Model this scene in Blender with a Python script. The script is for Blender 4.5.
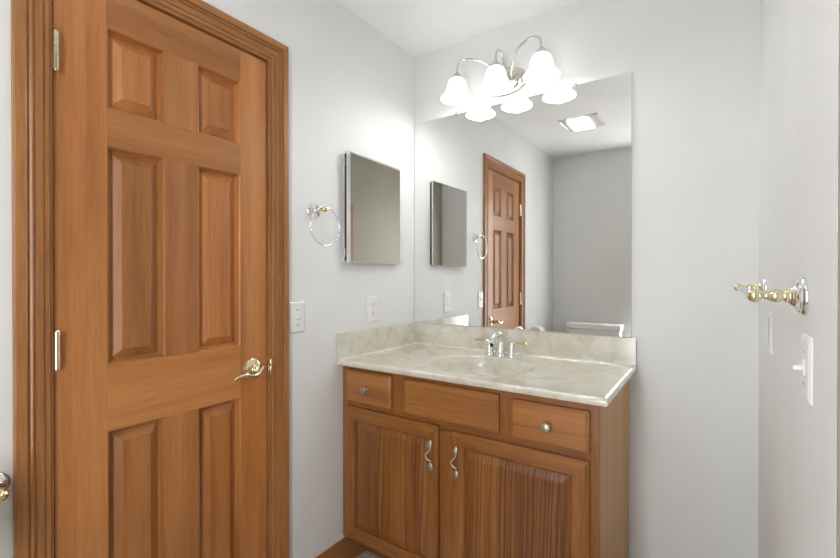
import bpy, math, random
from mathutils import Vector, Matrix
random.seed(7)
PI = math.pi
sc = bpy.context.scene
for o in list(bpy.data.objects):
    bpy.data.objects.remove(o)
COL = sc.collection

# ------------------------------------------------------------------ camera, world, exposure
cam_d = bpy.data.cameras.new('camera')
cam_d.sensor_fit = 'HORIZONTAL'; cam_d.sensor_width = 36.0
cam_d.lens = 434.12 * 36.0 / 840.0
cam_d.clip_start = 0.02
cam = bpy.data.objects.new('camera', cam_d); COL.objects.link(cam)
cam.location = (1.3449, -1.9277, 1.2548)
cam.rotation_euler = (math.radians(90 - 0.266), 0, math.radians(34.21))
sc.camera = cam

wd = bpy.data.worlds.new('world'); sc.world = wd; wd.use_nodes = True
wd.node_tree.nodes['Background'].inputs[0].default_value = (0.9, 0.95, 1.0, 1)
wd.node_tree.nodes['Background'].inputs[1].default_value = 0.1
sc.view_settings.view_transform = 'Standard'
sc.view_settings.look = 'None'
sc.view_settings.gamma = 1.0
sc.view_settings.use_curve_mapping = False
sc.view_settings.exposure = -0.08
SHADE_EMIT = 2.1      # frosted shades
BULB_EMIT = 6
BULB_W = 2.1          # watts per vanity bulb
FAN_EMIT = 10        # ceiling fan lens
FILL_EMIT = 14.5       # fill glow of the added rear window, out of view

# ------------------------------------------------------------------ materials
def newmat(name):
    m = bpy.data.materials.new(name); m.use_nodes = True
    nt = m.node_tree
    return m, nt, nt.nodes['Principled BSDF']
def simple(name, col, rough=0.5, metal=0.0, ior=1.5, coat=0.0, emis=None, es=0.0, trans=0.0):
    m, nt, b = newmat(name)
    b.inputs['Base Color'].default_value = (*col, 1)
    b.inputs['Roughness'].default_value = rough
    b.inputs['Metallic'].default_value = metal
    b.inputs['IOR'].default_value = ior
    b.inputs['Coat Weight'].default_value = coat
    b.inputs['Transmission Weight'].default_value = trans
    if emis:
        b.inputs['Emission Color'].default_value = (*emis, 1)
        b.inputs['Emission Strength'].default_value = es
    return m
def N(nt, t, **kw):
    n = nt.nodes.new(t)
    for k, v in kw.items():
        setattr(n, k, v)
    return n
def paint(name, col, rough=0.55, bump=0.08, scale=260):
    m, nt, b = newmat(name)
    tc = N(nt, 'ShaderNodeTexCoord')
    n = N(nt, 'ShaderNodeTexNoise'); n.inputs['Scale'].default_value = scale; n.inputs['Detail'].default_value = 2
    n2 = N(nt, 'ShaderNodeTexNoise'); n2.inputs['Scale'].default_value = 3; n2.inputs['Detail'].default_value = 2
    nt.links.new(tc.outputs['Object'], n.inputs['Vector']); nt.links.new(tc.outputs['Object'], n2.inputs['Vector'])
    bp = N(nt, 'ShaderNodeBump'); bp.inputs['Strength'].default_value = bump; bp.inputs['Distance'].default_value = 0.002
    nt.links.new(n.outputs['Fac'], bp.inputs['Height']); nt.links.new(bp.outputs['Normal'], b.inputs['Normal'])
    r = N(nt, 'ShaderNodeValToRGB')
    r.color_ramp.elements[0].color = (*[c * 0.97 for c in col], 1); r.color_ramp.elements[1].color = (*[min(1, c * 1.02) for c in col], 1)
    r.color_ramp.elements[0].position = 0.3; r.color_ramp.elements[1].position = 0.7
    nt.links.new(n2.outputs['Fac'], r.inputs['Fac']); nt.links.new(r.outputs['Color'], b.inputs['Base Color'])
    b.inputs['Roughness'].default_value = rough
    return m
def wood(name, dark, mid, light, axis, streak=16.0, fine=170.0, fine_amt=0.25, rough=0.36, coat=0.14,
         rings=None, ring_amt=0.0, ring_scale=24.0, normal='y', var=0.12, vein=None):
    """procedural wood with the grain running along axis; rings = centre of the cathedral figure"""
    m, nt, b = newmat(name)
    L = nt.links.new
    tc = N(nt, 'ShaderNodeTexCoord'); oi = N(nt, 'ShaderNodeObjectInfo')
    mp = N(nt, 'ShaderNodeMapping')
    k = 0.06
    mp.inputs['Scale'].default_value = {'x': (k, 1, 1), 'y': (1, k, 1), 'z': (1, 1, k)}[axis]
    L(tc.outputs['Object'], mp.inputs['Vector'])
    rm = N(nt, 'ShaderNodeMath', operation='MULTIPLY'); rm.inputs[1].default_value = 7.3
    L(oi.outputs['Random'], rm.inputs[0])
    add = N(nt, 'ShaderNodeVectorMath', operation='ADD')
    L(mp.outputs['Vector'], add.inputs[0]); L(rm.outputs[0], add.inputs[1])
    n1 = N(nt, 'ShaderNodeTexNoise'); n1.inputs['Scale'].default_value = streak; n1.inputs['Detail'].default_value = 5; n1.inputs['Roughness'].default_value = 0.55
    n2 = N(nt, 'ShaderNodeTexNoise'); n2.inputs['Scale'].default_value = fine; n2.inputs['Detail'].default_value = 3
    L(add.outputs[0], n1.inputs['Vector']); L(add.outputs[0], n2.inputs['Vector'])
    mix = N(nt, 'ShaderNodeMix'); mix.data_type = 'FLOAT'; mix.inputs[0].default_value = fine_amt
    L(n1.outputs['Fac'], mix.inputs[2]); L(n2.outputs['Fac'], mix.inputs[3])
    fac = mix.outputs[0]
    if rings:
        mp2 = N(nt, 'ShaderNodeMapping')
        kk = 0.10
        s = {'x': (kk, 1, 1), 'y': (1, kk, 1), 'z': (1, 1, kk)}[axis]
        mp2.inputs['Scale'].default_value = s
        mp2.inputs['Location'].default_value = tuple(-c * q for c, q in zip(rings, s))
        L(tc.outputs['Object'], mp2.inputs['Vector'])
        dist = N(nt, 'ShaderNodeTexNoise'); dist.inputs['Scale'].default_value = 9; dist.inputs['Detail'].default_value = 3
        L(mp2.outputs['Vector'], dist.inputs['Vector'])
        dv = N(nt, 'ShaderNodeVectorMath', operation='MULTIPLY_ADD'); dv.inputs[1].default_value = (0.05, 0.0, 0.05)
        L(dist.outputs['Color'], dv.inputs[0]); L(mp2.outputs['Vector'], dv.inputs[2])
        flat = N(nt, 'ShaderNodeVectorMath', operation='MULTIPLY'); flat.inputs[1].default_value = (1, 0, 1)
        L(dv.outputs[0], flat.inputs[0])
        ln = N(nt, 'ShaderNodeVectorMath', operation='LENGTH'); L(flat.outputs[0], ln.inputs[0])
        w = N(nt, 'ShaderNodeTexNoise', noise_dimensions='1D'); w.inputs['Scale'].default_value = ring_scale * 5; w.inputs['Detail'].default_value = 3; w.inputs['Roughness'].default_value = 0.6
        L(ln.outputs['Value'], w.inputs['W'])
        pw = N(nt, 'ShaderNodeMapRange'); pw.inputs[1].default_value = 0.46; pw.inputs[2].default_value = 0.68
        L(w.outputs['Fac'], pw.inputs[0])
        pm = N(nt, 'ShaderNodeMapRange'); pm.inputs[1].default_value = 0.3; pm.inputs[2].default_value = 0.6; pm.inputs[3].default_value = 0.35; pm.inputs[4].default_value = 1.0
        L(n2.outputs['Fac'], pm.inputs[0])
        pore = N(nt, 'ShaderNodeMath', operation='MULTIPLY'); L(pw.outputs[0], pore.inputs[0]); L(pm.outputs[0], pore.inputs[1])
        mm = N(nt, 'ShaderNodeMath', operation='MULTIPLY_ADD'); mm.inputs[1].default_value = -ring_amt
        L(pore.outputs[0], mm.inputs[0]); L(fac, mm.inputs[2])
        fac = mm.outputs[0]
    r = N(nt, 'ShaderNodeValToRGB'); e = r.color_ramp.elements
    e[0].position = 0.28; e[0].color = (*dark, 1); e[1].position = 0.72; e[1].color = (*light, 1)
    x = e.new(0.5); x.color = (*mid, 1)
    L(fac, r.inputs['Fac'])
    hv = N(nt, 'ShaderNodeHueSaturation')
    mr = N(nt, 'ShaderNodeMapRange'); mr.inputs[3].default_value = 1 - var; mr.inputs[4].default_value = 1 + var
    L(oi.outputs['Random'], mr.inputs[0]); L(mr.outputs[0], hv.inputs['Value']); L(r.outputs['Color'], hv.inputs['Color'])
    L(hv.outputs['Color'], b.inputs['Base Color'])
    bp = N(nt, 'ShaderNodeBump'); bp.inputs['Strength'].default_value = 0.06; bp.inputs['Distance'].default_value = 0.001
    L(n2.outputs['Fac'], bp.inputs['Height']); L(bp.outputs['Normal'], b.inputs['Normal'])
    b.inputs['Roughness'].default_value = rough
    b.inputs['Coat Weight'].default_value = coat; b.inputs['Coat Roughness'].default_value = 0.2
    return m

M = {}
M['wall'] = paint('wall_paint', (0.785, 0.79, 0.783))
M['ceiling'] = paint('ceiling_paint', (0.90, 0.90, 0.895), 0.8, 0.25, 120)
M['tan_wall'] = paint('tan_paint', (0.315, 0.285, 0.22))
DW = dict(dark=(0.245, 0.080, 0.017), mid=(0.385, 0.148, 0.039), light=(0.50, 0.220, 0.070), var=0.15)
M['door_z'] = wood('door_wood_upright', axis='z', **DW)
M['door_y'] = wood('door_wood_across', axis='y', **DW)
TW = dict(dark=(0.215, 0.080, 0.020), mid=(0.345, 0.142, 0.044), light=(0.46, 0.21, 0.074))
M['trim_z'] = wood('trim_wood_upright', axis='z', fine_amt=0.4, var=0.03, **TW)
M['trim_y'] = wood('trim_wood_across', axis='y', fine_amt=0.4, var=0.03, **TW)
OW = dict(dark=(0.12, 0.040, 0.009), mid=(0.26, 0.095, 0.020), light=(0.38, 0.152, 0.038), coat=0.1)
M['oak_z'] = wood('oak_upright', axis='z', fine_amt=0.45, var=0.05, **OW)
M['oak_x'] = wood('oak_across', axis='x', fine_amt=0.4, var=0.05, **OW)
M['oak_panel_a'] = wood('oak_panel_soft', axis='z', fine_amt=0.4, rings=(0.33, 0, -0.10), ring_amt=0.26, ring_scale=17, var=0.03, **OW)
M['oak_panel_b'] = wood('oak_panel_figured', axis='z', fine_amt=0.4, rings=(0.73, 0, -0.35), ring_amt=0.45, ring_scale=21, var=0.03, **OW)
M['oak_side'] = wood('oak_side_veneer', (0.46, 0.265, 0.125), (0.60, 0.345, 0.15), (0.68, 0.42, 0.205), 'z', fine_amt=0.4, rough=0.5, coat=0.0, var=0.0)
M['dark_void'] = simple('dark_cavity', (0.012, 0.01, 0.009), 0.8)
M['chrome'] = simple('chrome', (0.86, 0.87, 0.88), 0.06, 1.0)
M['brass'] = simple('polished_brass', (0.84, 0.70, 0.44), 0.12, 1.0)
M['pale_brass'] = simple('pale_brass', (0.83, 0.74, 0.52), 0.12, 1.0)
M['nickel'] = simple('brushed_nickel', (0.70, 0.665, 0.60), 0.16, 1.0)
M['pewter'] = simple('pewter', (0.52, 0.49, 0.41), 0.42, 1.0)
M['mirror'] = simple('mirror_silver', (0.90, 0.905, 0.90), 0.0, 1.0)
M['bevel'] = simple('bevelled_mirror', (0.93, 0.93, 0.92), 0.03, 1.0)
M['glass_edge'] = simple('polished_glass_edge', (0.62, 0.68, 0.66), 0.1, 0.0, 1.5)
M['clear'] = simple('clear_rod', (0.97, 0.98, 0.97), 0.02, 0.0, 1.46, trans=1.0)
M['steel'] = simple('cabinet_steel', (0.55, 0.55, 0.55), 0.3, 1.0)
M['white_steel'] = simple('white_enamel', (0.85, 0.85, 0.84), 0.3)
M['plastic'] = simple('switch_plastic', (0.80, 0.80, 0.78), 0.3)
M['slot'] = simple('outlet_slot', (0.04, 0.035, 0.03), 0.6)
M['porcelain'] = simple('porcelain', (0.84, 0.84, 0.82), 0.08, coat=0.4)
M['paper'] = simple('tissue_paper', (0.88, 0.88, 0.87), 0.9)
M['card'] = simple('cardboard_core', (0.45, 0.36, 0.26), 0.9)
M['grille'] = simple('fan_grille', (0.62, 0.60, 0.55), 0.45)
M['fan_frame'] = simple('fan_frame', (0.80, 0.80, 0.78), 0.4)
M['fan_lens'] = simple('fan_lens', (0.9, 0.9, 0.88), 0.4, emis=(1.0, 0.98, 0.95), es=FAN_EMIT)
M['shade'] = simple('frosted_lit_glass', (0.93, 0.93, 0.92), 0.35, emis=(1.0, 0.99, 0.97), es=SHADE_EMIT)
M['bulb'] = simple('lit_bulb', (1, 1, 1), 0.4, emis=(1.0, 0.98, 0.95), es=BULB_EMIT)
M['rubber'] = simple('dark_rubber', (0.05, 0.05, 0.05), 0.6)

def marble():
    m, nt, b = newmat('cultured_marble'); L = nt.links.new
    tc = N(nt, 'ShaderNodeTexCoord')
    d = N(nt, 'ShaderNodeTexNoise'); d.inputs['Scale'].default_value = 5; d.inputs['Detail'].default_value = 4
    L(tc.outputs['Object'], d.inputs['Vector'])
    mx = N(nt, 'ShaderNodeVectorMath', operation='MULTIPLY_ADD'); mx.inputs[1].default_value = (0.30, 0.30, 0.12)
    L(d.outputs['Color'], mx.inputs[0]); L(tc.outputs['Object'], mx.inputs[2])
    n = N(nt, 'ShaderNodeTexNoise'); n.inputs['Scale'].default_value = 16; n.inputs['Detail'].default_value = 7; n.inputs['Roughness'].default_value = 0.6
    L(mx.outputs[0], n.inputs['Vector'])
    r = N(nt, 'ShaderNodeValToRGB'); e = r.color_ramp.elements
    e[0].position = 0.33; e[0].color = (0.575, 0.53, 0.42, 1); e[1].position = 0.70; e[1].color = (0.77, 0.745, 0.67, 1)
    x = e.new(0.47); x.color = (0.665, 0.63, 0.525, 1)
    L(n.outputs['Fac'], r.inputs['Fac']); L(r.outputs['Color'], b.inputs['Base Color'])
    b.inputs['Roughness'].default_value = 0.18; b.inputs['IOR'].default_value = 1.6; b.inputs['Coat Weight'].default_value = 1.0; b.inputs['Coat IOR'].default_value = 1.75; b.inputs['Coat Roughness'].default_value = 0.15
    return m
M['marble'] = marble()
def plank_floor():
    m, nt, b = newmat('floor_planks'); L = nt.links.new
    tc = N(nt, 'ShaderNodeTexCoord')
    br = N(nt, 'ShaderNodeTexBrick')
    mp = N(nt, 'ShaderNodeMapping'); mp.inputs['Rotation'].default_value = (0, 0, 0)
    L(tc.outputs['Object'], mp.inputs['Vector']); L(mp.outputs['Vector'], br.inputs['Vector'])
    br.inputs['Scale'].default_value = 1.0; br.inputs['Brick Width'].default_value = 0.9; br.inputs['Row Height'].default_value = 0.13
    br.inputs['Mortar Size'].default_value = 0.0015
    br.inputs['Color1'].default_value = (0.50, 0.46, 0.40, 1); br.inputs['Color2'].default_value = (0.62, 0.59, 0.54, 1); br.inputs['Mortar'].default_value = (0.03, 0.02, 0.015, 1)
    n = N(nt, 'ShaderNodeTexNoise'); n.inputs['Scale'].default_value = 30; n.inputs['Detail'].default_value = 5
    mp2 = N(nt, 'ShaderNodeMapping'); mp2.inputs['Scale'].default_value = (0.1, 1, 1)
    L(tc.outputs['Object'], mp2.inputs['Vector']); L(mp2.outputs['Vector'], n.inputs['Vector'])
    mx = N(nt, 'ShaderNodeMix'); mx.data_type = 'RGBA'; mx.blend_type = 'OVERLAY'; mx.inputs[0].default_value = 0.7
    L(br.outputs['Color'], mx.inputs[6]); L(n.outputs['Fac'], mx.inputs[7]); L(mx.outputs[2], b.inputs['Base Color'])
    b.inputs['Roughness'].default_value = 0.4
    return m
M['floor'] = plank_floor()

# ------------------------------------------------------------------ mesh builder
def frame(axis):
    a = Vector(axis).normalized()
    t = Vector((0, 0, 1)) if abs(a.z) < 0.9 else Vector((1, 0, 0))
    u = t.cross(a).normalized(); v = a.cross(u)
    return a, u, v
class MB:
    def __init__(s): s.v = []; s.f = []; s.m = []
    def add(s, pts, faces, mat=0):
        o = len(s.v); s.v += [Vector(p) for p in pts]
        for i, f in enumerate(faces):
            s.f.append([o + k for k in f]); s.m.append(mat[i] if isinstance(mat, (list, tuple)) else mat)
        return s
    def box(s, a, b, mat=0):
        (x0, y0, z0), (x1, y1, z1) = a, b
        x0, x1 = min(x0, x1), max(x0, x1); y0, y1 = min(y0, y1), max(y0, y1); z0, z1 = min(z0, z1), max(z0, z1)
        p = [(x, y, z) for x in (x0, x1) for y in (y0, y1) for z in (z0, z1)]
        return s.add(p, [(0, 1, 3, 2), (4, 6, 7, 5), (0, 4, 5, 1), (2, 3, 7, 6), (0, 2, 6, 4), (1, 5, 7, 3)], mat)
    def rings(s, rs, mat=0, cap0=True, cap1=True):
        n = len(rs[0]); pts = [p for r in rs for p in r]; fs = []
        for i in range(len(rs) - 1):
            for k in range(n):
                q = (k + 1) % n
                fs.append((i * n + k, i * n + q, (i + 1) * n + q, (i + 1) * n + k))
        if cap0: fs.append(tuple(reversed(range(n))))
        if cap1: fs.append(tuple((len(rs) - 1) * n + k for k in range(n)))
        return s.add(pts, fs, mat)
    def lathe(s, prof, origin, axis=(0, 0, 1), n=32, mat=0, cap0=False, cap1=False, sx=1.0, sy=1.0):
        a, u, v = frame(axis); o = Vector(origin); rs = []
        for r, h in prof:
            r = max(r, 1e-5)
            rs.append([o + a * h + u * (r * sx * math.cos(2 * PI * k / n)) + v * (r * sy * math.sin(2 * PI * k / n)) for k in range(n)])
        return s.rings(rs, mat, cap0, cap1)
    def tube(s, path, rad, n=12, mat=0, closed=False, flat=None):
        P = [Vector(p) for p in path]; m = len(P); rs = []
        up = None
        for i, p in enumerate(P):
            if closed: t = P[(i + 1) % m] - P[i - 1]
            else: t = P[min(i + 1, m - 1)] - P[max(i - 1, 0)]
            t.normalize()
            if up is None: _, u, v = frame(t)
            else:
                u = (up - t * up.dot(t)).normalized(); v = t.cross(u)
            up = u
            r = rad[i] if isinstance(rad, (list, tuple)) else rad
            k2 = flat if flat else 1.0
            rs.append([p + u * (r * math.cos(2 * PI * k / n)) + v * (r * k2 * math.sin(2 * PI * k / n)) for k in range(n)])
        if closed: rs.append(rs[0]); return s.rings(rs, mat, False, False)
        return s.rings(rs, mat)
    def ellipsoid(s, c, r, n=20, k=12, mat=0):
        c = Vector(c); rs = []
        for i in range(k + 1):
            th = PI * i / k; q = max(math.sin(th), 1e-4)
            rs.append([c + Vector((r[0] * q * math.cos(2 * PI * j / n), r[1] * q * math.sin(2 * PI * j / n), -r[2] * math.cos(th))) for j in range(n)])
        return s.rings(rs, mat, False, False)
    def loft(s, fn, rect, prof, mats=(0, 0), cap=True, capmat=0, cap_first=False):
        """concentric rectangles: rect=(u0,u1,v0,v1), prof=[(inset, depth)], fn(u,v,d)->point; mats=(upright sides, level sides)"""
        u0, u1, v0, v1 = rect; pts = []
        for ins, d in prof:
            pts += [fn(u0 + ins, v0 + ins, d), fn(u1 - ins, v0 + ins, d), fn(u1 - ins, v1 - ins, d), fn(u0 + ins, v1 - ins, d)]
        fs = []; ms = []
        for i in range(len(prof) - 1):
            for k in range(4):
                q = (k + 1) % 4
                fs.append((4 * i + k, 4 * i + q, 4 * i + 4 + q, 4 * i + 4 + k)); ms.append(mats[1] if k in (0, 2) else mats[0])
        if cap:
            b = 4 * (len(prof) - 1); fs.append((b, b + 1, b + 2, b + 3)); ms.append(capmat)
        if cap_first:
            fs.append((3, 2, 1, 0)); ms.append(capmat)
        return s.add(pts, fs, ms)
    def build(s, name, mats, parent=None, loc=None, bevel=0.0, smooth=35, seg=2):
        if not isinstance(mats, (list, tuple)): mats = [mats]
        if parent is not None:
            r = parent; off = Vector((0, 0, 0))
            while r is not None: off = off + Vector(r.location); r = r.parent
        else:
            if loc is None:
                xs = [p.x for p in s.v]; ys = [p.y for p in s.v]; zs = [p.z for p in s.v]
                loc = ((min(xs) + max(xs)) / 2, (min(ys) + max(ys)) / 2, min(zs))
            off = Vector(loc)
        me = bpy.data.meshes.new(name)
        me.from_pydata([tuple(p - off) for p in s.v], [], s.f)
        for m in mats: me.materials.append(m if not isinstance(m, str) else M[m])
        for i, p in enumerate(me.polygons): p.material_index = s.m[i]
        import bmesh
        bm = bmesh.new(); bm.from_mesh(me)
        bmesh.ops.remove_doubles(bm, verts=bm.verts, dist=1e-6)
        bmesh.ops.recalc_face_normals(bm, faces=bm.faces)
        bm.to_mesh(me); bm.free()
        if smooth:
            for p in me.polygons: p.use_smooth = True
            me.set_sharp_from_angle(angle=math.radians(smooth))
        o = bpy.data.objects.new(name, me); COL.objects.link(o)
        if parent is not None: o.parent = parent
        else: o.location = loc
        if bevel:
            bv = o.modifiers.new('bevel', 'BEVEL'); bv.width = bevel; bv.segments = seg; bv.limit_method = 'ANGLE'; bv.angle_limit = math.radians(40)
            bv.harden_normals = True
        return o
def tag(o, label=None, cat=None, group=None, kind=None):
    if label: o['label'] = label
    if cat: o['category'] = cat
    if group: o['group'] = group
    if kind: o['kind'] = kind
    return o
def root(name, loc, label, cat, group=None, kind=None):
    o = bpy.data.objects.new(name, None); COL.objects.link(o); o.location = loc; o.empty_display_size = 0.05
    return tag(o, label, cat, group, kind)
def smooth_path(pts, n=8):
    """Catmull-Rom through the points"""
    P = [Vector(p) for p in pts]; P = [P[0] * 2 - P[1]] + P + [P[-1] * 2 - P[-2]]; out = []
    for i in range(1, len(P) - 2):
        a, b, c, d = P[i - 1:i + 3]
        for k in range(n):
            t = k / n
            out.append(0.5 * ((2 * b) + (c - a) * t + (2 * a - 5 * b + 4 * c - d) * t * t + (3 * b - a - 3 * c + d) * t ** 3))
    out.append(P[-2]); return out
def superring(cx, cy, z, rx, ry, e=2.0, n=40):
    out = []
    for k in range(n):
        t = 2 * PI * k / n; c, s_ = math.cos(t), math.sin(t)
        out.append(Vector((cx + rx * math.copysign(abs(c) ** (2 / e), c), cy + ry * math.copysign(abs(s_) ** (2 / e), s_), z)))
    return out
FX = lambda x0, sgn=1: (lambda u, v, d: (x0 + sgn * d, u, v))     # plane facing +x (sgn 1): u = y, v = z
FY = lambda y0, sgn=-1: (lambda u, v, d: (u, y0 + sgn * d, v))    # plane facing -y: u = x, v = z

# ------------------------------------------------------------------ room shell
H = 2.44; W = 1.4723; R = -2.4334; T = 0.11
DY0, DY1, DZ = -1.575, -0.905, 2.061          # closet door opening in the left wall
OY1, RX, STRIP = -1.178, 1.508, -1.197    # the right wall steps back beside the camera
def struct(mb, name, mat, label, cat, bevel=0.0):
    return tag(mb.build(name, mat, bevel=bevel, smooth=35 if bevel else 0), label, cat, kind='structure')
b = MB(); b.box((-T, R - T, -0.1), (RX + T, T, 0))
struct(b, 'floor', 'floor', 'brown wood-look plank floor of the bathroom', 'floor')
b = MB(); b.box((-T, R - T, H), (RX + T, T, H + 0.1))
struct(b, 'ceiling', 'ceiling', 'white textured bathroom ceiling', 'ceiling')
b = MB(); b.box((-T, DY1, 0), (0, 0, H)); b.box((-T, R, 0), (0, DY0, H)); b.box((-T, DY0, DZ), (0, DY1, H))
struct(b, 'wall_left', 'wall', 'pale wall holding the wooden door and the medicine cabinet', 'wall')
b = MB(); b.box((-T, 0, 0), (RX + T, T, H))
struct(b, 'wall_back', 'wall', 'pale wall behind the vanity and the big mirror', 'wall')
RX0, RX1, RZ0, RZ1 = 0.74, 1.10, 0.36, 2.12       # opening for the added fill window, unseen behind the camera
b = MB(); b.box((-T, R - T, 0), (RX0, R, H)); b.box((RX1, R - T, 0), (RX + T, R, H)); b.box((RX0, R - T, 0), (RX1, R, RZ0)); b.box((RX0, R - T, RZ1), (RX1, R, H))
struct(b, 'wall_rear', 'wall', 'pale wall behind the toilet, seen in the big mirror', 'wall')
b = MB(); b.box((W, OY1, 0), (RX + T, 0, H))
struct(b, 'wall_right', 'wall', 'white wall at the right holding the towel bar and switches', 'wall')
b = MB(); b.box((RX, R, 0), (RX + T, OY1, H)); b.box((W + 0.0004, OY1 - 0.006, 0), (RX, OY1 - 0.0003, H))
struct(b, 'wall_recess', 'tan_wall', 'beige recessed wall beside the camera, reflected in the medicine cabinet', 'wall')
w2 = root('fill_window_1', (0.92, R - 0.06, RZ0), 'white-framed frosted window added in the rear wall as unseen fill light', 'window', kind='structure')  # invented window, added out of view to even out the room light
b = MB(); b.loft(lambda u, v, d: (u, R - 0.07 + d, v), (RX0, RX1, RZ0, RZ1), [(0, 0), (0, 0.04), (0.035, 0.04), (0.035, 0)], cap=False); b.box((RX0 + 0.035, R - 0.07, 1.24), (RX1 - 0.035, R - 0.03, 1.275)); b.build('fill_window_frame', 'white_steel', w2, smooth=0)
b = MB(); b.box((RX0 + 0.03, R - 0.056, RZ0 + 0.03), (RX1 - 0.03, R - 0.050, RZ1 - 0.03)); b.build('fill_pane', simple('glowing_fill_glass', (0.9, 0.9, 0.9), 0.5, emis=(0.94, 0.975, 1.0), es=FILL_EMIT), w2, smooth=0)  # emissive pane added as fill, standing in for light of unknown source
t2 = root('trim_2', (RX, STRIP, 0), 'stained wood trim strip on the recessed wall, brown line in the medicine cabinet mirror', 'trim', kind='structure')
b = MB(); b.box((RX - 0.012, STRIP - 0.052, 0), (RX - 0.0005, STRIP, 1.945)); b.build('trim_board', 'trim_z', t2, bevel=0.003)

# ------------------------------------------------------------------ closet door casing and jamb
t1 = root('trim_1', (0, -1.236, 0), 'stained wood moulded casing around the six-panel door', 'door frame', kind='structure')
yR, yL, zT = -0.919, -1.559, 2.052
prof = [(0, 0), (0, 0.005), (0.002, 0.0080), (0.0095, 0.0088), (0.0105, 0.0060), (0.0125, 0.0060), (0.0140, 0.0092), (0.022, 0.0104), (0.0285, 0.0122), (0.0295, 0.0090), (0.0315, 0.0090),
        (0.0330, 0.0125), (0.0365, 0.0148), (0.0400, 0.0130), (0.0415, 0.0098), (0.0435, 0.0098), (0.0450, 0.0150), (0.0475, 0.0165), (0.0655, 0.0165), (0.0690, 0.0140), (0.0690, 0)]
pts = []
for w, t in prof:
    pts += [(t, yR + w, 0), (t, yR + w, zT + w), (t, yL - w, zT + w), (t, yL - w, 0)]
fs = []; ms = []
for i in range(len(prof) - 1):
    for k in range(3):
        fs.append((4 * i + k, 4 * i + k + 1, 4 * i + 4 + k + 1, 4 * i + 4 + k)); ms.append(1 if k == 1 else 0)
b = MB(); b.add(pts, fs, ms); b.build('casing', ['trim_z', 'trim_y'], t1, smooth=28)
b = MB()
b.box((-T, yR - 0.010, 0), (0.001, DY1, 2.041)); b.box((-T, DY0, 0), (0.001, yL + 0.006, 2.041)); b.box((-T, DY0, 2.041), (0.001, DY1, DZ), 1)
b.box((-0.060, yR - 0.026, 0), (-0.0455, yR - 0.010, 2.041)); b.box((-0.060, yL + 0.006, 0), (-0.0455, yL + 0.022, 2.041)); b.box((-0.060, yL + .006, 2.024), (-0.0455, yR - 0.010, 2.041), 1)
b.build('jamb', ['trim_z', 'trim_y'], t1, smooth=0)
b = MB(); b.box((-0.030, yR - 0.0115, 0.896), (0.0005, yR - 0.0098, 0.958)); b.ellipsoid((0.0030, yR - 0.0045, 0.927), (0.0065, 0.0055, 0.031), 14, 12)
b.build('strike_plate', 'pale_brass', t1, bevel=0.0008)
# closet interior behind the door so that the gaps stay dark
b = MB(); b.box((-0.7, -1.9, 0), (-0.69, -0.6, H)); b.box((-0.7, -1.9, 0), (-T, -1.89, H)); b.box((-0.7, -0.61, 0), (-T, -0.6, H)); b.box((-0.7, -1.9, -0.02), (-T, -0.6, 0)); b.box((-0.7, -1.9, H), (-T, -0.6, H + .02))
struct(b, 'wall_closet', 'wall', 'closet walls behind the six-panel door', 'wall')

# ------------------------------------------------------------------ six-panel door
SY0, SY1, SZ0, SZ1 = -1.5485, -0.9325, 0.010, 2.037
XF, XB = -0.009, -0.044
d1 = root('door_1', (-0.02, -1.241, 0.010), 'stained wood six-panel door with a brass lever, closed in the left wall', 'door', kind='structure')
PYS = [(-1.434, -1.2855), (-1.185, -1.037)]
PZS = [(1.709, 1.927), (1.017, 1.609), (0.24, 0.838)]
def piece(name, y0, y1, z0, z1, mat):
    q = MB(); q.box((XB, y0, z0), (XF, y1, z1)); return q.build(name, mat, d1, bevel=0.0006, smooth=0)
piece('stile', SY0, PYS[0][0], SZ0, SZ1, 'door_z'); piece('stile', PYS[1][1], SY1, SZ0, SZ1, 'door_z')
zs = [SZ0, 0.24, 0.838, 1.017, 1.609, 1.709, 1.927, SZ1]
for i in range(0, 8, 2):
    piece('rail', PYS[0][0], PYS[1][1], zs[i], zs[i + 1], 'door_y')
for z0, z1 in PZS:
    piece('mullion', PYS[0][1], PYS[1][0], z0, z1, 'door_z')
    for y0, y1 in PYS:
        q = MB()
        q.loft(FX(XF), (y0, y1, z0, z1), [(0, 0), (0.0015, -0.0004), (0.0035, -0.0026), (0.0060, -0.0100), (0.0085, -0.0160), (0.0095, -0.0195), (0.0115, -0.020)], (0, 1), cap=False)
        q.loft(FX(XF), (y0 + 0.0115, y1 - 0.0115, z0 + 0.0115, z1 - 0.0115), [(0, -0.020), (0.0020, -0.020), (0.0265, -0.0065), (0.0280, -0.0035), (0.0295, -0.0035)], (0, 0), cap=True)
        q.box((XB, y0, z0), (XB + 0.010, y1, z1))
        q.build('raised_panel', ['door_z', 'door_y'], d1, smooth=0)
def hinge(z):
    q = MB()
    y = -1.5465
    for k in range(5):
        a = z - 0.047 + k * 0.0188
        q.lathe([(0.0, 0), (0.0066, 0), (0.0069, 0.0004), (0.0069, 0.0180), (0.0066, 0.0184), (0.0, 0.0184)], (0.0035, y, a), (0, 0, 1), 14)
    for s in (-1, 1):
        q.ellipsoid((0.0045, y, z + s * 0.0475), (0.0058, 0.0058, 0.004), 12, 6)
    q.box((-0.035, SY0 - 0.0025, z - 0.045), (0.0, SY0 - 0.0008, z + 0.045))
    return q.build('hinge', 'pale_brass', d1)
for z in (1.811, 1.074, 0.27): hinge(z)
LY, LZ = -0.996, 0.930
q = MB(); q.lathe([(0, 0), (0.0355, 0), (0.0365, 0.002), (0.036, 0.005), (0.031, 0.0085), (0.022, 0.0105), (0.015, 0.012), (0.0125, 0.016), (0.0125, 0.030), (0.0138, 0.033), (0.0138, 0.042), (0.010, 0.047), (0, 0.049)], (XF, LY, LZ), (1, 0, 0), 36)
hs = q.build('lever_handle', 'pale_brass', d1)
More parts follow.
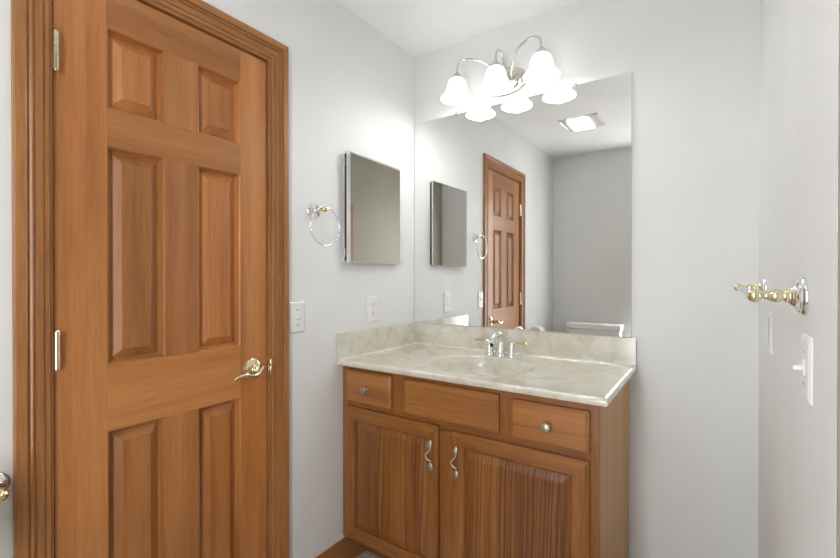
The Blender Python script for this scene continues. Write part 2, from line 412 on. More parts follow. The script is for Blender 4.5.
pth = smooth_path([(0.044, LY + 0.010, LZ + 0.012), (0.047, LY - 0.001, LZ + 0.001), (0.050, LY - 0.014, LZ - 0.009), (0.052, LY - 0.034, LZ - 0.011), (0.053, LY - 0.058, LZ - 0.004), (0.052, LY - 0.082, LZ - 0.004), (0.050, LY - 0.106, LZ - 0.014)], 6)
rr = [0.0035 + 0.0045 * math.sin(PI * min(1, 0.12 + 0.88 * i / (len(pth) - 1))) ** 0.7 for i in range(len(pth))]
q = MB(); q.tube(pth, rr, 12); q.build('lever', 'pale_brass', hs, smooth=60)

# ------------------------------------------------------------------ baseboards
BP = [(0, 0), (0.024, 0), (0.0235, 0.006), (0.020, 0.013), (0.0142, 0.017), (0.014, 0.075), (0.012, 0.082), (0.0125, 0.090), (0.009, 0.098), (0.006, 0.108), (0.004, 0.111), (0, 0.111)]
def base_run(name, pts2d, nrm, label, mat):
    """straight run along the wall from a to b"""
    (x0, y0), (x1, y1) = pts2d
    rs = [[Vector((x + nrm[0] * t, y + nrm[1] * t, h)) for t, h in BP] for x, y in ((x0, y0), (x1, y1))]
    q = MB(); q.rings(rs); return tag(q.build(name, mat, smooth=20), label, 'baseboard', kind='structure')
base_run('baseboard_left', ((0, -0.84), (0, -0.0)), (1, 0), 'stained wood baseboard between the door casing and the vanity', 'trim_y')
base_run('baseboard_left_rear', ((0, R), (0, -1.633)), (1, 0), 'stained wood baseboard between the door casing and the rear wall', 'trim_y')
base_run('baseboard_back', ((1.062, 0), (W, 0)), (0, -1), 'stained wood baseboard at the right of the vanity', 'oak_x')
base_run('baseboard_right', ((W, OY1), (W, -0.014)), (-1, 0), 'stained wood baseboard under the towel bar', 'trim_y')
base_run('baseboard_rear', ((0.014, R), (RX, R)), (0, 1), 'stained wood baseboard behind the toilet', 'oak_x')

# ------------------------------------------------------------------ vanity cabinet
VX0, VX1, VF, VH, TK = 0.016, 1.058, -0.55, 0.8765, 0.126
van = root('vanity_cabinet', (0.54, -0.28, 0), 'oak vanity cabinet with two doors and three drawer fronts under the marble top', 'cabinet')
q = MB()
q.box((VX0, VF + 0.02, TK), (VX0 + 0.016, -0.002, VH)); q.box((VX1 - 0.018, VF + 0.02, TK), (VX1 - 0.003, -0.002, VH))
q.box((VX0 + 0.016, VF + 0.02, TK), (VX1 - 0.018, -0.002, TK + 0.016)); q.box((VX0 + 0.016, -0.012, TK + 0.016), (VX1 - 0.018, -0.002, VH))
q.build('carcass', 'oak_z', van, smooth=0)
q = MB(); q.box((VX0, VF + 0.125, 0), (VX1 - 0.003, VF + 0.14, TK)); q.box((VX1 - 0.018, VF + 0.14, 0), (VX1 - 0.003, -0.015, TK)); q.box((VX0, VF + 0.14, 0), (VX0 + .016, -0.015, TK)); q.build('toe_kick', 'oak_x', van, smooth=0)
q = MB(); q.box((VX1 - 0.003, VF + 0.02, TK), (VX1, -0.002, VH)); q.build('side_panel', 'oak_side', van, smooth=0)
# face frame: stiles and rails around the openings
def stick(nm, x0, x1, z0, z1, mat):
    k = MB(); k.box((x0, VF, z0), (x1, VF + 0.02, z1)); return k.build(nm, mat, van, bevel=0.0008, smooth=0)
stick('frame_stile', VX0 - 0.015, 0.05, TK, VH, 'oak_z'); stick('frame_stile', 1.018, VX1, TK, VH, 'oak_z'); stick('frame_stile', 0.482, 0.572, 0.135, 0.693, 'oak_z')
stick('frame_rail', 0.05, 1.018, TK, 0.150, 'oak_x'); stick('frame_rail', 0.05, 1.018, 0.688, 0.732, 'oak_x'); stick('frame_rail', 0.05, 1.018, 0.845, VH, 'oak_x')
stick('frame_stile', 0.262, 0.358, 0.732, 0.845, 'oak_z'); stick('frame_stile', 0.726, 0.800, 0.732, 0.845, 'oak_z')
EDGE = [(0, 0), (0, 0.011), (0.002, 0.014), (0.006, 0.0165), (0.008, 0.019), (0.010, 0.020)]
def drawer(nm, x0, x1, z0, z1):
    k = MB(); k.loft(FY(VF - 0.0005), (x0, x1, z0, z1), EDGE, (0, 0), cap=True, cap_first=True)
    return k.build(nm, M['oak_front'], van, smooth=0)
M['oak_front'] = wood('oak_drawer_front', (0.22, 0.078, 0.018), (0.345, 0.135, 0.034), (0.45, 0.19, 0.054), 'x', fine_amt=0.3, var=0.06,
                      rings=(0.4, 0, -0.35), ring_amt=0.12, ring_scale=14)
dl = drawer('drawer_front', 0.035, 0.277, 0.722, 0.860)
drawer('false_front', 0.343, 0.740, 0.722, 0.857)
dr = drawer('drawer_front', 0.784, 1.033, 0.720, 0.850)
def knob(x, z, par):
    k = MB(); y = VF - 0.020
    k.lathe([(0, 0), (0.008, 0), (0.0075, 0.002), (0.005, 0.004), (0.0045, 0.012), (0.009, 0.0145), (0.0135, 0.017), (0.0148, 0.020), (0.0138, 0.023), (0.011, 0.0245), (0.0108, 0.0238), (0.0085, 0.0242), (0.008, 0.0256), (0.004, 0.0268), (0, 0.027)], (x, y, z), (0, -1, 0), 28)
    for j in range(14):
        a = 2 * PI * j / 14
        k.ellipsoid((x + 0.0118 * math.cos(a), y - 0.0236, z + 0.0118 * math.sin(a)), (0.0019, 0.0016, 0.0019), 8, 5)
    return k.build('knob', 'pewter', par, smooth=50)
knob(0.154, 0.791, dl); knob(0.909, 0.785, dr)
def cabinet_door(x0, x1, z0, z1, pmat, hx, s):
    r_ = 0.049
    k = MB(); f = FY(VF - 0.0005)
    # frame: outer profile, flat face, inner sticking; stiles full height carry upright grain
    k.loft(f, (x0, x1, z0, z1), EDGE, (0, 1), cap=False)
    a = 0.010
    k.add([f(x0 + a, z0 + a, .02), f(x0 + s, z0 + r_, .02), f(x0 + s, z1 - r_, .02), f(x0 + a, z1 - a, .02)], [(0, 1, 2, 3)], 0)
    k.add([f(x1 - a, z0 + a, .02), f(x1 - s, z0 + r_, .02), f(x1 - s, z1 - r_, .02), f(x1 - a, z1 - a, .02)], [(0, 3, 2, 1)], 0)
    k.add([f(x0 + a, z0 + a, .02), f(x1 - a, z0 + a, .02), f(x1 - s, z0 + r_, .02), f(x0 + s, z0 + r_, .02)], [(0, 1, 2, 3)], 1)
    k.add([f(x0 + a, z1 - a, .02), f(x1 - a, z1 - a, .02), f(x1 - s, z1 - r_, .02), f(x0 + s, z1 - r_, .02)], [(0, 3, 2, 1)], 1)
    k.loft(f, (x0 + s, x1 - s, z0 + r_, z1 - r_), [(0, 0.020), (0.0015, 0.0195), (0.004, 0.0165), (0.006, 0.0145), (0.007, 0.009)], (0, 1), cap=False)
    k.add([f(x0, z0, 0), f(x1, z0, 0), f(x1, z1, 0), f(x0, z1, 0)], [(3, 2, 1, 0)], 0)
    dd = k.build('cabinet_door', ['oak_z', 'oak_x'], van, smooth=0)
    p = MB()
    p.loft(f, (x0 + s + 0.007, x1 - s - 0.007, z0 + r_ + 0.007, z1 - r_ - 0.007), [(0, 0.009), (0.003, 0.009), (0.012, 0.0125), (0.026, 0.0165), (0.028, 0.019), (0.0295, 0.0195)], (0, 0), cap=True)
    p.build('raised_panel', pmat, dd, smooth=0)
    # leaf and vine pull
    h = MB(); y = VF - 0.0205; zc = 0.5895
    def leaf(cz, s2):
        rs = []
        for i in range(13):
            t = i / 12; w = 0.0105 * math.sin(PI * t) ** 0.75 * (1.05 - 0.3 * t) + 0.0006
            zz = cz - s2 * (0.020 - 0.040 * (1 - t)); xx = hx + 0.0035 * math.sin(PI * 1.2 * (1 - t)) * -s2 * 0.8
            yy = y - 0.003 - 0.0025 * math.sin(PI * t)
            rs.append([Vector((xx + w * math.cos(2 * PI * j / 12), yy + 0.0032 * math.sin(2 * PI * j / 12) * (0.3 + math.sin(PI * t)), zz)) for j in range(12)])
        h.rings(rs)
        h.lathe([(0.004, 0), (0.004, 0.004)], (hx, y + 0.0003, cz), (0, -1, 0), 12, cap0=True, cap1=True)
    leaf(zc + 0.040, 1); leaf(zc - 0.040, -1)
    vp = smooth_path([(hx + 0.002, y - 0.005, zc + 0.027), (hx - 0.001, y - 0.013, zc + 0.018), (hx - 0.0095, y - 0.018, zc + 0.009), (hx - 0.0105, y - 0.019, zc + 0.001), (hx - 0.001, y - 0.018, zc - 0.009), (hx + 0.0085, y - 0.015, zc - 0.014), (hx + 0.006, y - 0.010, zc - 0.021), (hx, y - 0.005, zc - 0.027)], 7)
    h.tube(vp, 0.0026, 10)
    h.build('pull', 'pewter', dd, smooth=55)
    return dd
cabinet_door(0.036, 0.498, 0.135, 0.703, 'oak_panel_a', 0.470, 0.043)
cabinet_door(0.554, 1.033, 0.135, 0.697, 'oak_panel_b', 0.579, 0.049)

# ------------------------------------------------------------------ marble vanity top with basin
CT, CB = 0.899, 0.8775
CX0, CX1, CY0, CY1 = 0.001, 1.088, -0.587, -0.001
top = root('countertop', (0.54, -0.29, CB), 'cream cultured marble vanity top with an oval sink', 'countertop')
scx, scy, sa, sb = 0.553, -0.33, 0.213, 0.178
NS = 96
def rect_hit(t):
    c, s_ = math.cos(t), math.sin(t)
    k = min([((CX1 - scx) / c if c > 1e-9 else (CX0 - scx) / c if c < -1e-9 else 9), ((CY1 - scy) / s_ if s_ > 1e-9 else (CY0 - scy) / s_ if s_ < -1e-9 else 9)])
    return scx + k * c, scy + k * s_
angs = sorted([2 * PI * k / NS for k in range(NS)] + [math.atan2(y - scy, x - scx) % (2 * PI) for x in (CX0, CX1) for y in (CY0, CY1)])
outer = [rect_hit(t) for t in angs]
def ell(t, k):
    c, s_ = math.cos(t), math.sin(t); r = 1 / math.sqrt((c / sa) ** 2 + (s_ / sb) ** 2) * k
    return scx + r * c, scy + r * s_
def inset(p, d): return (min(max(p[0], CX0 + d), CX1 - d), min(max(p[1], CY0 + d), CY1 - d))
q = MB()
rs = []
rs.append([Vector((*ell(t, 1.0605), CB)) for t in angs])
rs.append([Vector((*inset(p, 0.003), CB)) for p in outer]); rs.append([Vector((*p, CB + 0.004)) for p in outer]); rs.append([Vector((*p, CT - 0.006)) for p in outer])
rs.append([Vector((*inset(p, 0.002), CT - 0.002)) for p in outer]); rs.append([Vector((*inset(p, 0.006), CT)) for p in outer])
rs.append([Vector((*ell(t, 1.30), CT)) for t in angs] if False else [Vector((*inset(p, 0.02), CT)) for p in outer])
rs.append([Vector((*ell(t, 1.0605), CT)) for t in angs]); rs.append(rs[0])
q.rings(rs, 0, False, False)
q.build('slab', 'marble', top, smooth=40)
q = MB(); rs = []
for k, dz in ((1.060, 0), (1.020, -0.0001), (1.006, -0.0008), (0.996, -0.0032), (0.986, -0.0085), (0.970, -0.0155), (0.942, -0.0230), (0.922, -0.034), (0.890, -0.050), (0.80, -0.083), (0.64, -0.110), (0.44, -0.126), (0.25, -0.132), (0.10, -0.135)):
    rs.append([Vector((*ell(t, k), CT + dz)) for t in angs])
for k, dz in ((0.10, -0.143), (0.25, -0.140), (0.46, -0.134), (0.67, -0.118), (0.84, -0.090), (0.94, -0.054), (1.0, -0.027), (1.055, -0.024)):
    rs.append([Vector((*ell(t, k), CT + dz)) for t in angs])
rs.append(rs[0])
q.rings(rs, 0, False, False); bas = q.build('basin', 'marble', top, smooth=60)
q = MB(); q.lathe([(0, 0.002), (0.010, 0.002), (0.012, 0.0), (0.018, 0.0005), (0.0225, 0.003), (0.0225, -0.004)], (scx, scy, CT - 0.1345), (0, 0, 1), 28); q.build('drain', 'chrome', bas)
COVE = [(0.0, 0.010), (0.0008, 0.0062), (0.0029, 0.0029), (0.0062, 0.0008), (0.010, 0.0002)]
q = MB(); q.box((0.001, -0.021, CT - 0.001), (1.085, -0.001, 1.010))
q.rings([[Vector((x, -0.0205, CT - 0.0005))] + [Vector((x, -0.021 - a, CT + h)) for a, h in COVE] + [Vector((x, -0.031, CT - 0.0005))] for x in (0.022, 1.084)])
q.build('backsplash', 'marble', top, bevel=0.003, smooth=35)
q = MB(); q.box((0.001, -0.585, CT - 0.001), (0.021, -0.0215, 1.010))
q.rings([[Vector((0.0205, y, CT - 0.0005))] + [Vector((0.021 + a, y, CT + h)) for a, h in COVE] + [Vector((0.031, y, CT - 0.0005))] for y in (-0.583, -0.022)])
q.build('sidesplash', 'marble', top, bevel=0.003, smooth=35)

# ------------------------------------------------------------------ faucet
fx, fy = 0.540, -0.092
fa = root('faucet', (fx, fy, CT), 'chrome arched faucet with brass-tipped lever handles behind the sink', 'faucet')
q = MB(); q.lathe([(0, 0), (0.024, 0), (0.024, 0.003), (0.0205, 0.010), (0.0175, 0.020), (0.0165, 0.024)], (fx, fy, CT), (0, 0, 1), 28)
sp = smooth_path([(fx, fy, CT + 0.018), (fx, fy + 0.004, CT + 0.045), (fx, fy + 0.002, CT + 0.072), (fx, fy - 0.018, CT + 0.094), (fx, fy - 0.048, CT + 0.099), (fx, fy - 0.078, CT + 0.086), (fx, fy - 0.096, CT + 0.062)], 7)
q.tube(sp, [0.0165 - 0.0045 * i / (len(sp) - 1) for i in range(len(sp))], 18); spo = q.build('spout', 'chrome', fa, smooth=60)
q = MB(); q.lathe([(0.0085, -0.002), (0.0085, 0.004)], sp[-1] + Vector((0, -0.002, -0.003)), (0, -0.55, -0.83), 16, cap0=True, cap1=True); q.build('aerator', 'slot', spo)
for s in (-1, 1):
    hx = fx + s * 0.054
    q = MB(); q.lathe([(0, 0), (0.022, 0), (0.022, 0.003), (0.0185, 0.009), (0.0155, 0.022), (0.0135, 0.040), (0.0138, 0.050), (0.012, 0.058), (0.006, 0.062), (0, 0.0625)], (hx, fy, CT), (0, 0, 1), 26)
    q.tube(smooth_path([(hx, fy, CT + 0.054), (hx + s * 0.012, fy, CT + 0.061), (hx + s * 0.026, fy - 0.001, CT + 0.062)], 5), 0.0058, 12)
    hh = q.build('handle', 'chrome', fa, smooth=50)
    q = MB(); q.tube([(hx + s * 0.022, fy - 0.001, CT + 0.062), (hx + s * 0.026, fy - 0.001, CT + 0.062), (hx + s * 0.060, fy - 0.002, CT + 0.0625), (hx + s * 0.072, fy - 0.003, CT + 0.063), (hx + s * 0.076, fy - 0.003, CT + 0.063)], [0.006, 0.0064, 0.0052, 0.0058, 0.003], 12)
    tag(q.build('lever_tip', 'brass', hh, smooth=50), 'brass lever end')

# ------------------------------------------------------------------ big wall mirror
q = MB(); q.loft(FY(-0.0005), (0.002, 1.067, 1.0112, 2.0802), [(0, 0), (0, 0.0055), (0.0015, 0.006)], (1, 1), cap=True, capmat=0, cap_first=True)
wm = tag(q.build('wall_mirror', ['mirror', 'glass_edge'], smooth=0), 'large frameless mirror on the wall above the sink', 'mirror')
for x in (0.262, 0.842):
    q = MB(); q.box((x - 0.009, -0.009, 2.071), (x + 0.009, -0.0068, 2.086)); q.box((x - 0.009, -0.009, 2.0808), (x + 0.009, -0.0006, 2.086)); q.build('mirror_clip', 'steel', wm, bevel=0.0006)

# ------------------------------------------------------------------ medicine cabinet
mc = root('medicine_cabinet', (0, -0.356, 1.318), 'mirror-fronted medicine cabinet on the left wall beside the towel ring', 'medicine cabinet')
TILT = math.tan(math.radians(1.5))
my0, my1, mz0, mz1 = -0.5515, -0.1615, 1.3181, 1.8037
q = MB(); q.box((0.0005, my0 + 0.012, mz0 + 0.008), (0.0115, my1 - 0.004, mz1 - 0.008)); q.build('cabinet_body', 'dark_void', mc, bevel=0.001)
q = MB(); q.loft(FX(0.0005), (my0 + 0.004, my1 - 0.004, mz0 + 0.003, mz1 - 0.001), [(0, 0), (0, 0.003), (0.009, 0.003), (0.009, 0)], (0, 0), cap=False); q.build('rim', 'white_steel', mc, smooth=0)
q = MB(); q.box((0.0165, my0 + 0.001, mz0 + 0.001), (0.0215, my1 - 0.001, mz1 - 0.001)); md = q.build('mirror_door', 'steel', mc, bevel=0.0008)
for _v in md.data.vertices: _v.co.x -= TILT * _v.co.y
q = MB(); xa, xb = 0.0245, 0.0268
q.box((0.0215, my0, mz0), (xa, my1, mz1), 1)
q.add([(xa, my0, mz0), (xa, my1, mz0), (xa, my1, mz1), (xa, my0, mz1), (xb, my0 + 0.014, mz0 + 0.004), (xb, my1 - 0.001, mz0 + 0.004), (xb, my1 - 0.001, mz1 - 0.004), (xb, my0 + 0.014, mz1 - 0.004)],
      [(4, 5, 6, 7), (0, 4, 7, 3), (0, 1, 5, 4), (1, 2, 6, 5), (3, 7, 6, 2)], [0, 1, 2, 2, 2])
mp_ = q.build('mirror_pane', ['mirror', 'bevel', 'glass_edge'], md, smooth=0)
for _v in mp_.data.vertices: _v.co.x -= TILT * _v.co.y   # door stands slightly ajar at its near edge
for z in (mz0 + 0.045, mz1 - 0.045):
    q = MB(); q.box((0.003, my0 + 0.003, z - 0.016), (0.0125, my0 + 0.012, z + 0.016)); q.lathe([(0.004, -0.02), (0.004, 0.02)], (0.008, my0 + 0.005, z), (0, 0, 1), 12, cap0=True, cap1=True); q.build('hinge', 'steel', mc, bevel=0.0008)

# ------------------------------------------------------------------ towel ring on the left wall
tr = root('towel_ring', (0, -0.720, 1.52), 'chrome towel ring with a brass ball, on the left wall beside the door', 'towel ring')
ty, tz = -0.718, 1.521
FL = [(0, 0), (0.033, 0), (0.0335, 0.003), (0.031, 0.006), (0.0285, 0.0075), (0.0285, 0.010), (0.025, 0.0125), (0.016, 0.016), (0.011, 0.020), (0.0095, 0.024)]
q = MB(); q.lathe(FL, (0, ty, tz), (1, 0, 0), 32); q.build('flange', 'chrome', tr, smooth=50)
q = MB(); q.lathe([(0.0095, 0.022), (0.0105, 0.025), (0.0095, 0.028), (0.0075, 0.032), (0.0070, 0.040), (0.0085, 0.046), (0.0075, 0.049), (0.011, 0.054), (0.0130, 0.060), (0.011, 0.067), (0.006, 0.070), (0.004, 0.0715), (0.0045, 0.074), (0.0, 0.076)], (0, ty, tz), (1, 0.10, 0.06), 24); q.build('post', 'brass', tr, smooth=60)
q = MB(); cy_, cz_, rr_ = -0.708, 1.456, 0.0765
q.tube([(0.060, cy_ + rr_ * math.sin(2 * PI * k / 72), cz_ + rr_ * math.cos(2 * PI * k / 72)) for k in range(72)], 0.0030, 10, closed=True); q.build('ring', 'chrome', tr, smooth=60)

# ------------------------------------------------------------------ switch plates and outlet
def plate(fn, u, v, w, h, par, th=0.006):
    k = MB(); k.loft(fn, (u - w / 2, u + w / 2, v - h / 2, v + h / 2), [(0, 0), (0, th * 0.35), (0.004, th * 0.85), (0.007, th)], (0, 0), cap=True, cap_first=True)
    return k.build('cover_plate', 'plastic', par, smooth=0)
def screw(fn, u, v, d, par):
    k = MB(); c = Vector(fn(u, v, d)); ax = Vector(fn(u, v, d + 1)) - c
    k.lathe([(0, 0), (0.003, 0), (0.003, 0.0006), (0.002, 0.0012), (0, 0.0014)], c, ax, 12); k.build('screw', 'nickel', par)
def toggle(fn, u, v, d, par, up=1):
    k = MB(); k.loft(fn, (u - 0.006, u + 0.006, v - 0.0125, v + 0.0125), [(0, d - 0.0005), (0, d + 0.0014), (0.001, d + 0.0018)], (0, 0), cap=True)
    c0 = Vector(fn(u, v, d)); c1 = Vector(fn(u, v + up * 0.006, d + 0.014)); wu = Vector(fn(u + 0.0042, v, d)) - c0; hv = Vector(fn(u, v + 0.0045, d)) - c0
    k.rings([[c0 - wu - hv, c0 + wu - hv, c0 + wu + hv, c0 - wu + hv], [c1 - wu * .75 - hv * .7, c1 + wu * .75 - hv * .7, c1 + wu * .75 + hv * .7, c1 - wu * .75 + hv * .7]])
    k.build('toggle', 'plastic', par, smooth=0)
fl = FX(0.0003)
s1 = root('light_switch', (0, -0.8037, 1.04), 'white toggle light switch right beside the wooden door casing', 'light switch')
plate(fl, -0.8037, 1.0985, 0.0765, 0.120, s1); toggle(fl, -0.8037, 1.0985, 0.006, s1)
for dz in (-0.030, 0.030): screw(fl, -0.8037, 1.0985 + dz, 0.006, s1)
s2 = root('wall_outlet', (0, -0.3537, 1.04), 'white duplex outlet under the medicine cabinet', 'outlet')
plate(fl, -0.3537, 1.103, 0.080, 0.125, s2)
for dz in (-0.0195, 0.0195):
    zz = 1.103 + dz
    k = MB(); k.rings([[Vector((0.0058, *[a for a in (p.x, p.y)])) for p in superring(-0.3537, zz, 0, 0.0165, 0.0140, 3)], [Vector((0.0078, p.x, p.y)) for p in superring(-0.3537, zz, 0, 0.0160, 0.0135, 3)]])
    so = k.build('socket', 'plastic', s2, smooth=35)
    k = MB()
    for dy in (-0.0063, 0.0063): k.box((0.0072, -0.3537 + dy - 0.0011, zz + 0.000), (0.0081, -0.3537 + dy + 0.0011, zz + 0.008))
    k.lathe([(0, 0), (0.0025, 0), (0.0025, 0.0009), (0, 0.0009)], (0.0072, -0.3537, zz - 0.006), (1, 0, 0), 12); k.build('slots', 'slot', so, smooth=0)
screw(fl, -0.3537, 1.103, 0.006, s2)
fr = FX(W - 0.0003, -1)
s3 = root('light_switch', (W, -0.985, 1.05), 'white toggle light switch on the right wall under the near end of the towel bar', 'light switch')
plate(fr, -0.982, 1.1065, 0.078, 0.106, s3); toggle(fr, -0.982, 1.1065, 0.006, s3, -0.3)
for dz in (-0.027, 0.027): screw(fr, -0.982, 1.1065 + dz, 0.006, s3)
s4 = root('rocker_switch', (W, -0.405, 1.05), 'white plate with a tall rocker switch on the right wall near the corner', 'light switch')
plate(fr, -0.405, 1.104, 0.080, 0.112, s4)
k = MB(); k.loft(fr, (-0.405 - 0.018, -0.405 + 0.018, 1.104 - 0.035, 1.104 + 0.035), [(0, 0.0058), (0.0006, 0.0065)], cap=True); k.build('gap', 'slot', s4, smooth=0)
k = MB(); k.loft(fr, (-0.405 - 0.0165, -0.405 + 0.0165, 1.104 - 0.0335, 1.104 + 0.0335), [(0, 0.0062), (0, 0.0080), (0.001, 0.0088)], cap=True); k.build('rocker', 'plastic', s4, smooth=0)

# ------------------------------------------------------------------ towel bar on the right wall
tb = root('towel_bar', (W, -0.60, 1.22), 'clear-rod towel bar with brass posts and chrome flanges on the right wall', 'towel bar')
BZ = 1.222
FLB = [(0, 0), (0.033, 0), (0.0338, 0.003), (0.0315, 0.0065), (0.030, 0.0075), (0.030, 0.0095), (0.026, 0.0125), (0.0195, 0.0145), (0.0175, 0.017), (0.0165, 0.019)]
POST = [(0.0165, 0.018), (0.0150, 0.0195), (0.0135, 0.021), (0.0135, 0.0225), (0.0120, 0.0235), (0.0125, 0.0265), (0.0095, 0.028), (0.0088, 0.031), (0.0112, 0.036), (0.0118, 0.040), (0.0100, 0.045), (0.0066, 0.052), (0.0056, 0.058), (0.0070, 0.061), (0.0088, 0.0625)]
for y in (-0.952, -0.255):
    q = MB(); q.lathe(FLB, (W, y, BZ), (-1, 0, 0), 36); q.build('flange', 'chrome', tb, smooth=50)
    q = MB(); q.lathe(POST, (W, y, BZ), (-1, 0, 0), 28)
    q.ellipsoid((W - 0.069, y, BZ), (0.0122, 0.0125, 0.0122), 24, 14); q.build('post', 'pale_brass', tb, smooth=50)
q = MB(); q.lathe([(0.0078, -0.940), (0.0078, -0.267)], (W - 0.069, 0, BZ), (0, 1, 0), 20, cap0=True, cap1=True); q.build('rod', 'clear', tb, smooth=50)

# ------------------------------------------------------------------ vanity light
vl = root('vanity_light', (0.534, 0, 2.17), 'three-light brushed nickel vanity fixture with white bell shades above the mirror', 'light fixture')
px_, pz_ = 0.528, 2.172
q = MB(); q.lathe([(0, 0), (1.0, 0), (1.0, 0.006), (0.97, 0.010), (0.90, 0.013), (0.78, 0.014), (0.74, 0.018), (0.70, 0.022), (0.50, 0.026), (0, 0.028)], (px_, -0.0005, pz_), (0, -1, 0), 48, sx=0.104, sy=0.066)
q.lathe([(0.030, 0.024), (0.029, 0.034), (0.022, 0.044), (0.010, 0.050), (0.006, 0.053), (0.006, 0.057), (0, 0.060)], (px_, 0, pz_), (0, -1, 0), 28)
q.build('backplate', 'nickel', vl, smooth=45)
SHX = (0.334, 0.533, 0.740); SHY = -0.131; ZN = 2.192
arms = [[(0.515, -0.030, 2.182), (0.500, -0.052, 2.215), (0.455, -0.085, 2.250), (0.405, -0.108, 2.272), (0.362, -0.120, 2.276), (0.339, -0.129, 2.256), (0.334, -0.131, 2.218)],
        [(0.538, -0.030, 2.190), (0.537, -0.044, 2.225), (0.536, -0.068, 2.266), (0.535, -0.095, 2.282), (0.533, -0.124, 2.262), (0.533, -0.131, 2.218)],
        [(0.565, -0.030, 2.172), (0.574, -0.050, 2.190), (0.592, -0.075, 2.230), (0.628, -0.102, 2.263), (0.685, -0.118, 2.279), (0.729, -0.129, 2.262), (0.740, -0.131, 2.218)]]
for a in arms:
    q = MB(); q.tube(smooth_path(a, 8), 0.0052, 12); q.build('arm', 'nickel', vl, smooth=60)
for x in SHX:
    q = MB(); q.lathe([(0, 0.030), (0.006, 0.0295), (0.0085, 0.026), (0.0105, 0.023), (0.0165, 0.017), (0.0235, 0.008), (0.0295, 0.000), (0.0300, -0.003), (0.0290, -0.005), (0, -0.005)], (x, SHY, ZN), (0, 0, 1), 28); q.build('socket_cup', 'nickel', vl, smooth=45)
    out = [(0.0265, 0.0), (0.032, -0.005), (0.0385, -0.013), (0.0440, -0.026), (0.0475, -0.042), (0.0515, -0.058), (0.0575, -0.071), (0.0655, -0.081), (0.0735, -0.0885), (0.0765, -0.0930), (0.0760, -0.0950)]
    inn = [(max(0.001, r - 0.003), h - 0.001 if i < len(out) - 1 else h + 0.0005) for i, (r, h) in enumerate(out)]
    q = MB(); q.lathe(out + inn[::-1], (x, SHY, ZN - 0.001), (0, 0, 1), 44); q.build('shade', 'shade', vl, smooth=70)
    q = MB(); q.lathe([(0.012, -0.005), (0.013, -0.014), (0.021, -0.024), (0.0270, -0.036), (0.0270, -0.046), (0.021, -0.058), (0.010, -0.065), (0, -0.0665)], (x, SHY, ZN), (0, 0, 1), 24); q.build('bulb', 'bulb', vl, smooth=70)
    ld = bpy.data.lights.new('vanity_lamp', 'POINT'); ld.energy = BULB_W; ld.color = (1.0, 0.99, 0.97); ld.shadow_soft_size = 0.04
    lo = bpy.data.objects.new('vanity_lamp', ld); COL.objects.link(lo); lo.parent = vl; lo.location = Vector((x, SHY, ZN - 0.085)) - vl.location

# ------------------------------------------------------------------ ceiling fan light above the toilet
fn_ = root('ceiling_fan_light', (0.495, -1.545, H), 'square ceiling exhaust fan with a lit curved lens, reflected in the big mirror', 'exhaust fan')
fx0, fx1, fy0, fy1 = 0.352, 0.638, -1.690, -1.395
q = MB(); q.loft(lambda u, v, d: (u, v, H - 0.0003 - d), (fx0, fx1, fy0, fy1), [(0, 0), (0, 0.006), (0.006, 0.012), (0.014, 0.012), (0.018, 0.006), (0.018, 0)], cap=False); q.build('frame', 'fan_frame', fn_, smooth=0)
for a, c in ((fx0 + 0.017, 0.420), (0.562, fx1 - 0.017)):
    q = MB(); q.box((a, fy0 + 0.017, H - 0.0032), (c, fy1 - 0.017, H - 0.0005))
    n_ = 6
    for i in range(n_):
        xx = a + (i + 0.5) * (c - a) / n_
        q.box((xx - 0.0022, fy0 + 0.017, H - 0.009), (xx + 0.0022, fy1 - 0.017, H - 0.003))
    q.build('grille', 'grille', fn_, smooth=0)
rs = []
for i in range(13):
    t = i / 12; y = fy0 + 0.004 + t * (fy1 - fy0 - 0.008); zz = H - 0.012 - 0.020 * math.sin(PI * t)
    rs.append([Vector((0.420, y, H - 0.004)), Vector((0.420, y, zz + 0.002)), Vector((0.423, y, zz)), Vector((0.559, y, zz)), Vector((0.562, y, zz + 0.002)), Vector((0.562, y, H - 0.004))])
q = MB(); q.rings(rs); q.build('lens', 'fan_lens', fn_, smooth=30)

# ------------------------------------------------------------------ toilet
to = root('toilet', (0.415, -2.1, 0), 'white toilet whose tank shows in the mirror above the backsplash', 'toilet')
tcx = 0.415
q = MB(); rs = []
for z, rx, ry in ((0.40, 0.205, 0.080), (0.41, 0.215, 0.088), (0.55, 0.228, 0.094), (0.775, 0.240, 0.098)):
    rs.append(superring(tcx, R + 0.012 + 0.098, z, rx, ry, 5))
q.rings(rs); tk = q.build('tank', 'porcelain', to, smooth=40)
q = MB(); rs = []
for z, g_ in ((0.776, -0.004), (0.780, 0.006), (0.812, 0.007), (0.824, 0.003), (0.829, -0.006)):
    rs.append(superring(tcx, R + 0.012 + 0.100, z, 0.242 + g_, 0.100 + g_, 5))
q.rings(rs); q.build('tank_lid', 'porcelain', to, smooth=40)
q = MB(); q.tube([(tcx - 0.16, R + 0.205, 0.71), (tcx - 0.16, R + 0.222, 0.71)], 0.012, 14); q.tube([(tcx - 0.16, R + 0.222, 0.71), (tcx - 0.12, R + 0.226, 0.706), (tcx - 0.09, R + 0.226, 0.70)], [0.007, 0.006, 0.008], 10); q.build('flush_lever', 'chrome', tk, smooth=50)
q = MB(); rs = []; by = R + 0.44
for z, rx, ry, oy in ((0, 0.105, 0.24, 0.05), (0.02, 0.108, 0.243, 0.05), (0.10, 0.098, 0.215, 0.04), (0.20, 0.110, 0.205, 0.03), (0.30, 0.150, 0.225, 0.0), (0.37, 0.178, 0.245, 0.0), (0.395, 0.183, 0.250, 0.0), (0.40, 0.176, 0.243, 0.0)):
    rs.append(superring(tcx, by - oy, z, rx, ry, 2.4))
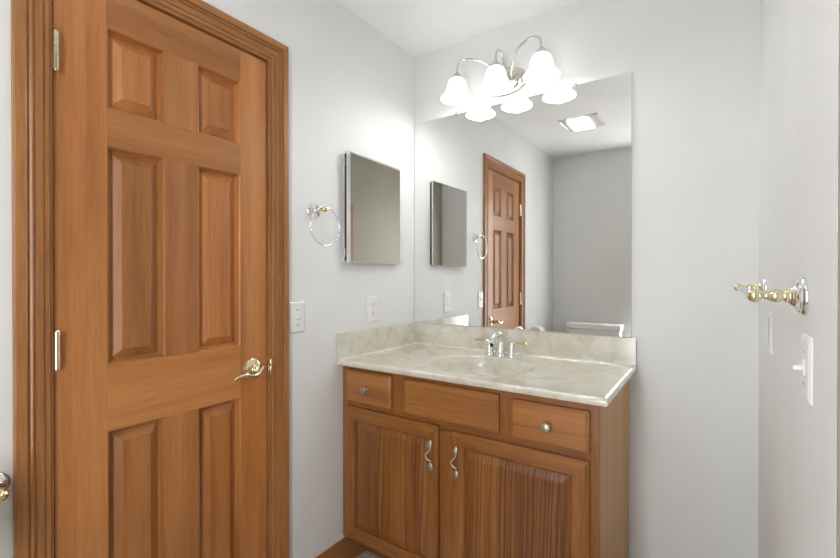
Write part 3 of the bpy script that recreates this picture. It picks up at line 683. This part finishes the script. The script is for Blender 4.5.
for z, k in ((0.395, 0.72), (0.34, 0.62), (0.26, 0.40), (0.22, 0.2)):
    rs.append(superring(tcx, by, z, 0.183 * k, 0.25 * k, 2.2))
q.rings(rs); q.box((tcx - 0.10, R + 0.03, 0.15), (tcx + 0.10, by - 0.15, 0.398)); q.build('bowl', 'porcelain', to, smooth=45)
q = MB(); rs = [superring(tcx, by + 0.005, z, rx, ry, 2.3) for z, rx, ry in ((0.4015, 0.183, 0.232), (0.412, 0.188, 0.237), (0.420, 0.184, 0.233))]
rs += [superring(tcx, by + 0.005, z, rx, ry, 2.2) for z, rx, ry in ((0.420, 0.125, 0.165), (0.4015, 0.12, 0.16))]; rs.append(rs[0]); q.rings(rs, 0, False, False); q.build('seat', 'porcelain', to, smooth=45)
q = MB(); q.rings([superring(tcx, by + 0.005, z, rx, ry, 2.3) for z, rx, ry in ((0.4215, 0.183, 0.232), (0.430, 0.187, 0.236), (0.438, 0.183, 0.232), (0.441, 0.15, 0.20))]); q.build('seat_lid', 'porcelain', to, smooth=45)

# ------------------------------------------------------------------ toilet paper holder and roll
tp = root('toilet_paper_holder', (0, -1.75, 0.777), 'chrome and brass toilet paper holder on the left wall beside the door casing', 'toilet paper holder')
PZ = 0.785; ya, yb = -1.662, -1.822
for y in (ya, yb):
    q = MB(); q.lathe([(r * 0.9, h) for r, h in FL], (0, y, PZ), (1, 0, 0), 30); q.build('flange', 'chrome', tp, smooth=50)
    q = MB(); q.lathe([(0.0090, 0.022), (0.0100, 0.025), (0.0075, 0.032), (0.0070, 0.045), (0.0095, 0.056), (0.0075, 0.064), (0.0105, 0.070), (0.0120, 0.077), (0.0095, 0.085), (0.0, 0.089)], (0, y, PZ), (1, 0, 0), 24)
    tag(q.build('post', 'brass', tp, smooth=60), 'brass post')
q = MB(); q.lathe([(0.008, yb + 0.010), (0.008, ya - 0.010)], (0.077, 0, PZ), (0, 1, 0), 18, cap0=True, cap1=True); q.build('roller', 'chrome', tp, smooth=50)
q = MB(); c0, c1 = -1.795, -1.690
q.lathe([(0.020, c0), (0.054, c0), (0.056, c0 + 0.002), (0.056, c1 - 0.002), (0.054, c1), (0.020, c1)], (0.077, 0, PZ - 0.012), (0, 1, 0), 40)
q.box((0.1315, c0 + 0.001, PZ - 0.13), (0.1325, c1 - 0.001, PZ - 0.012))
ro = tag(q.build('toilet_paper_roll', 'paper', smooth=45), 'white toilet paper roll on the holder beside the door casing', 'toilet paper')
q = MB(); q.lathe([(0.020, c0 + 0.0005), (0.020, c1 - 0.0005), (0.0185, c1 - 0.0005), (0.0185, c0 + 0.0005), (0.020, c0 + 0.0005)], (0.077, 0, PZ - 0.012), (0, 1, 0), 30); q.build('core', 'card', ro, smooth=45)
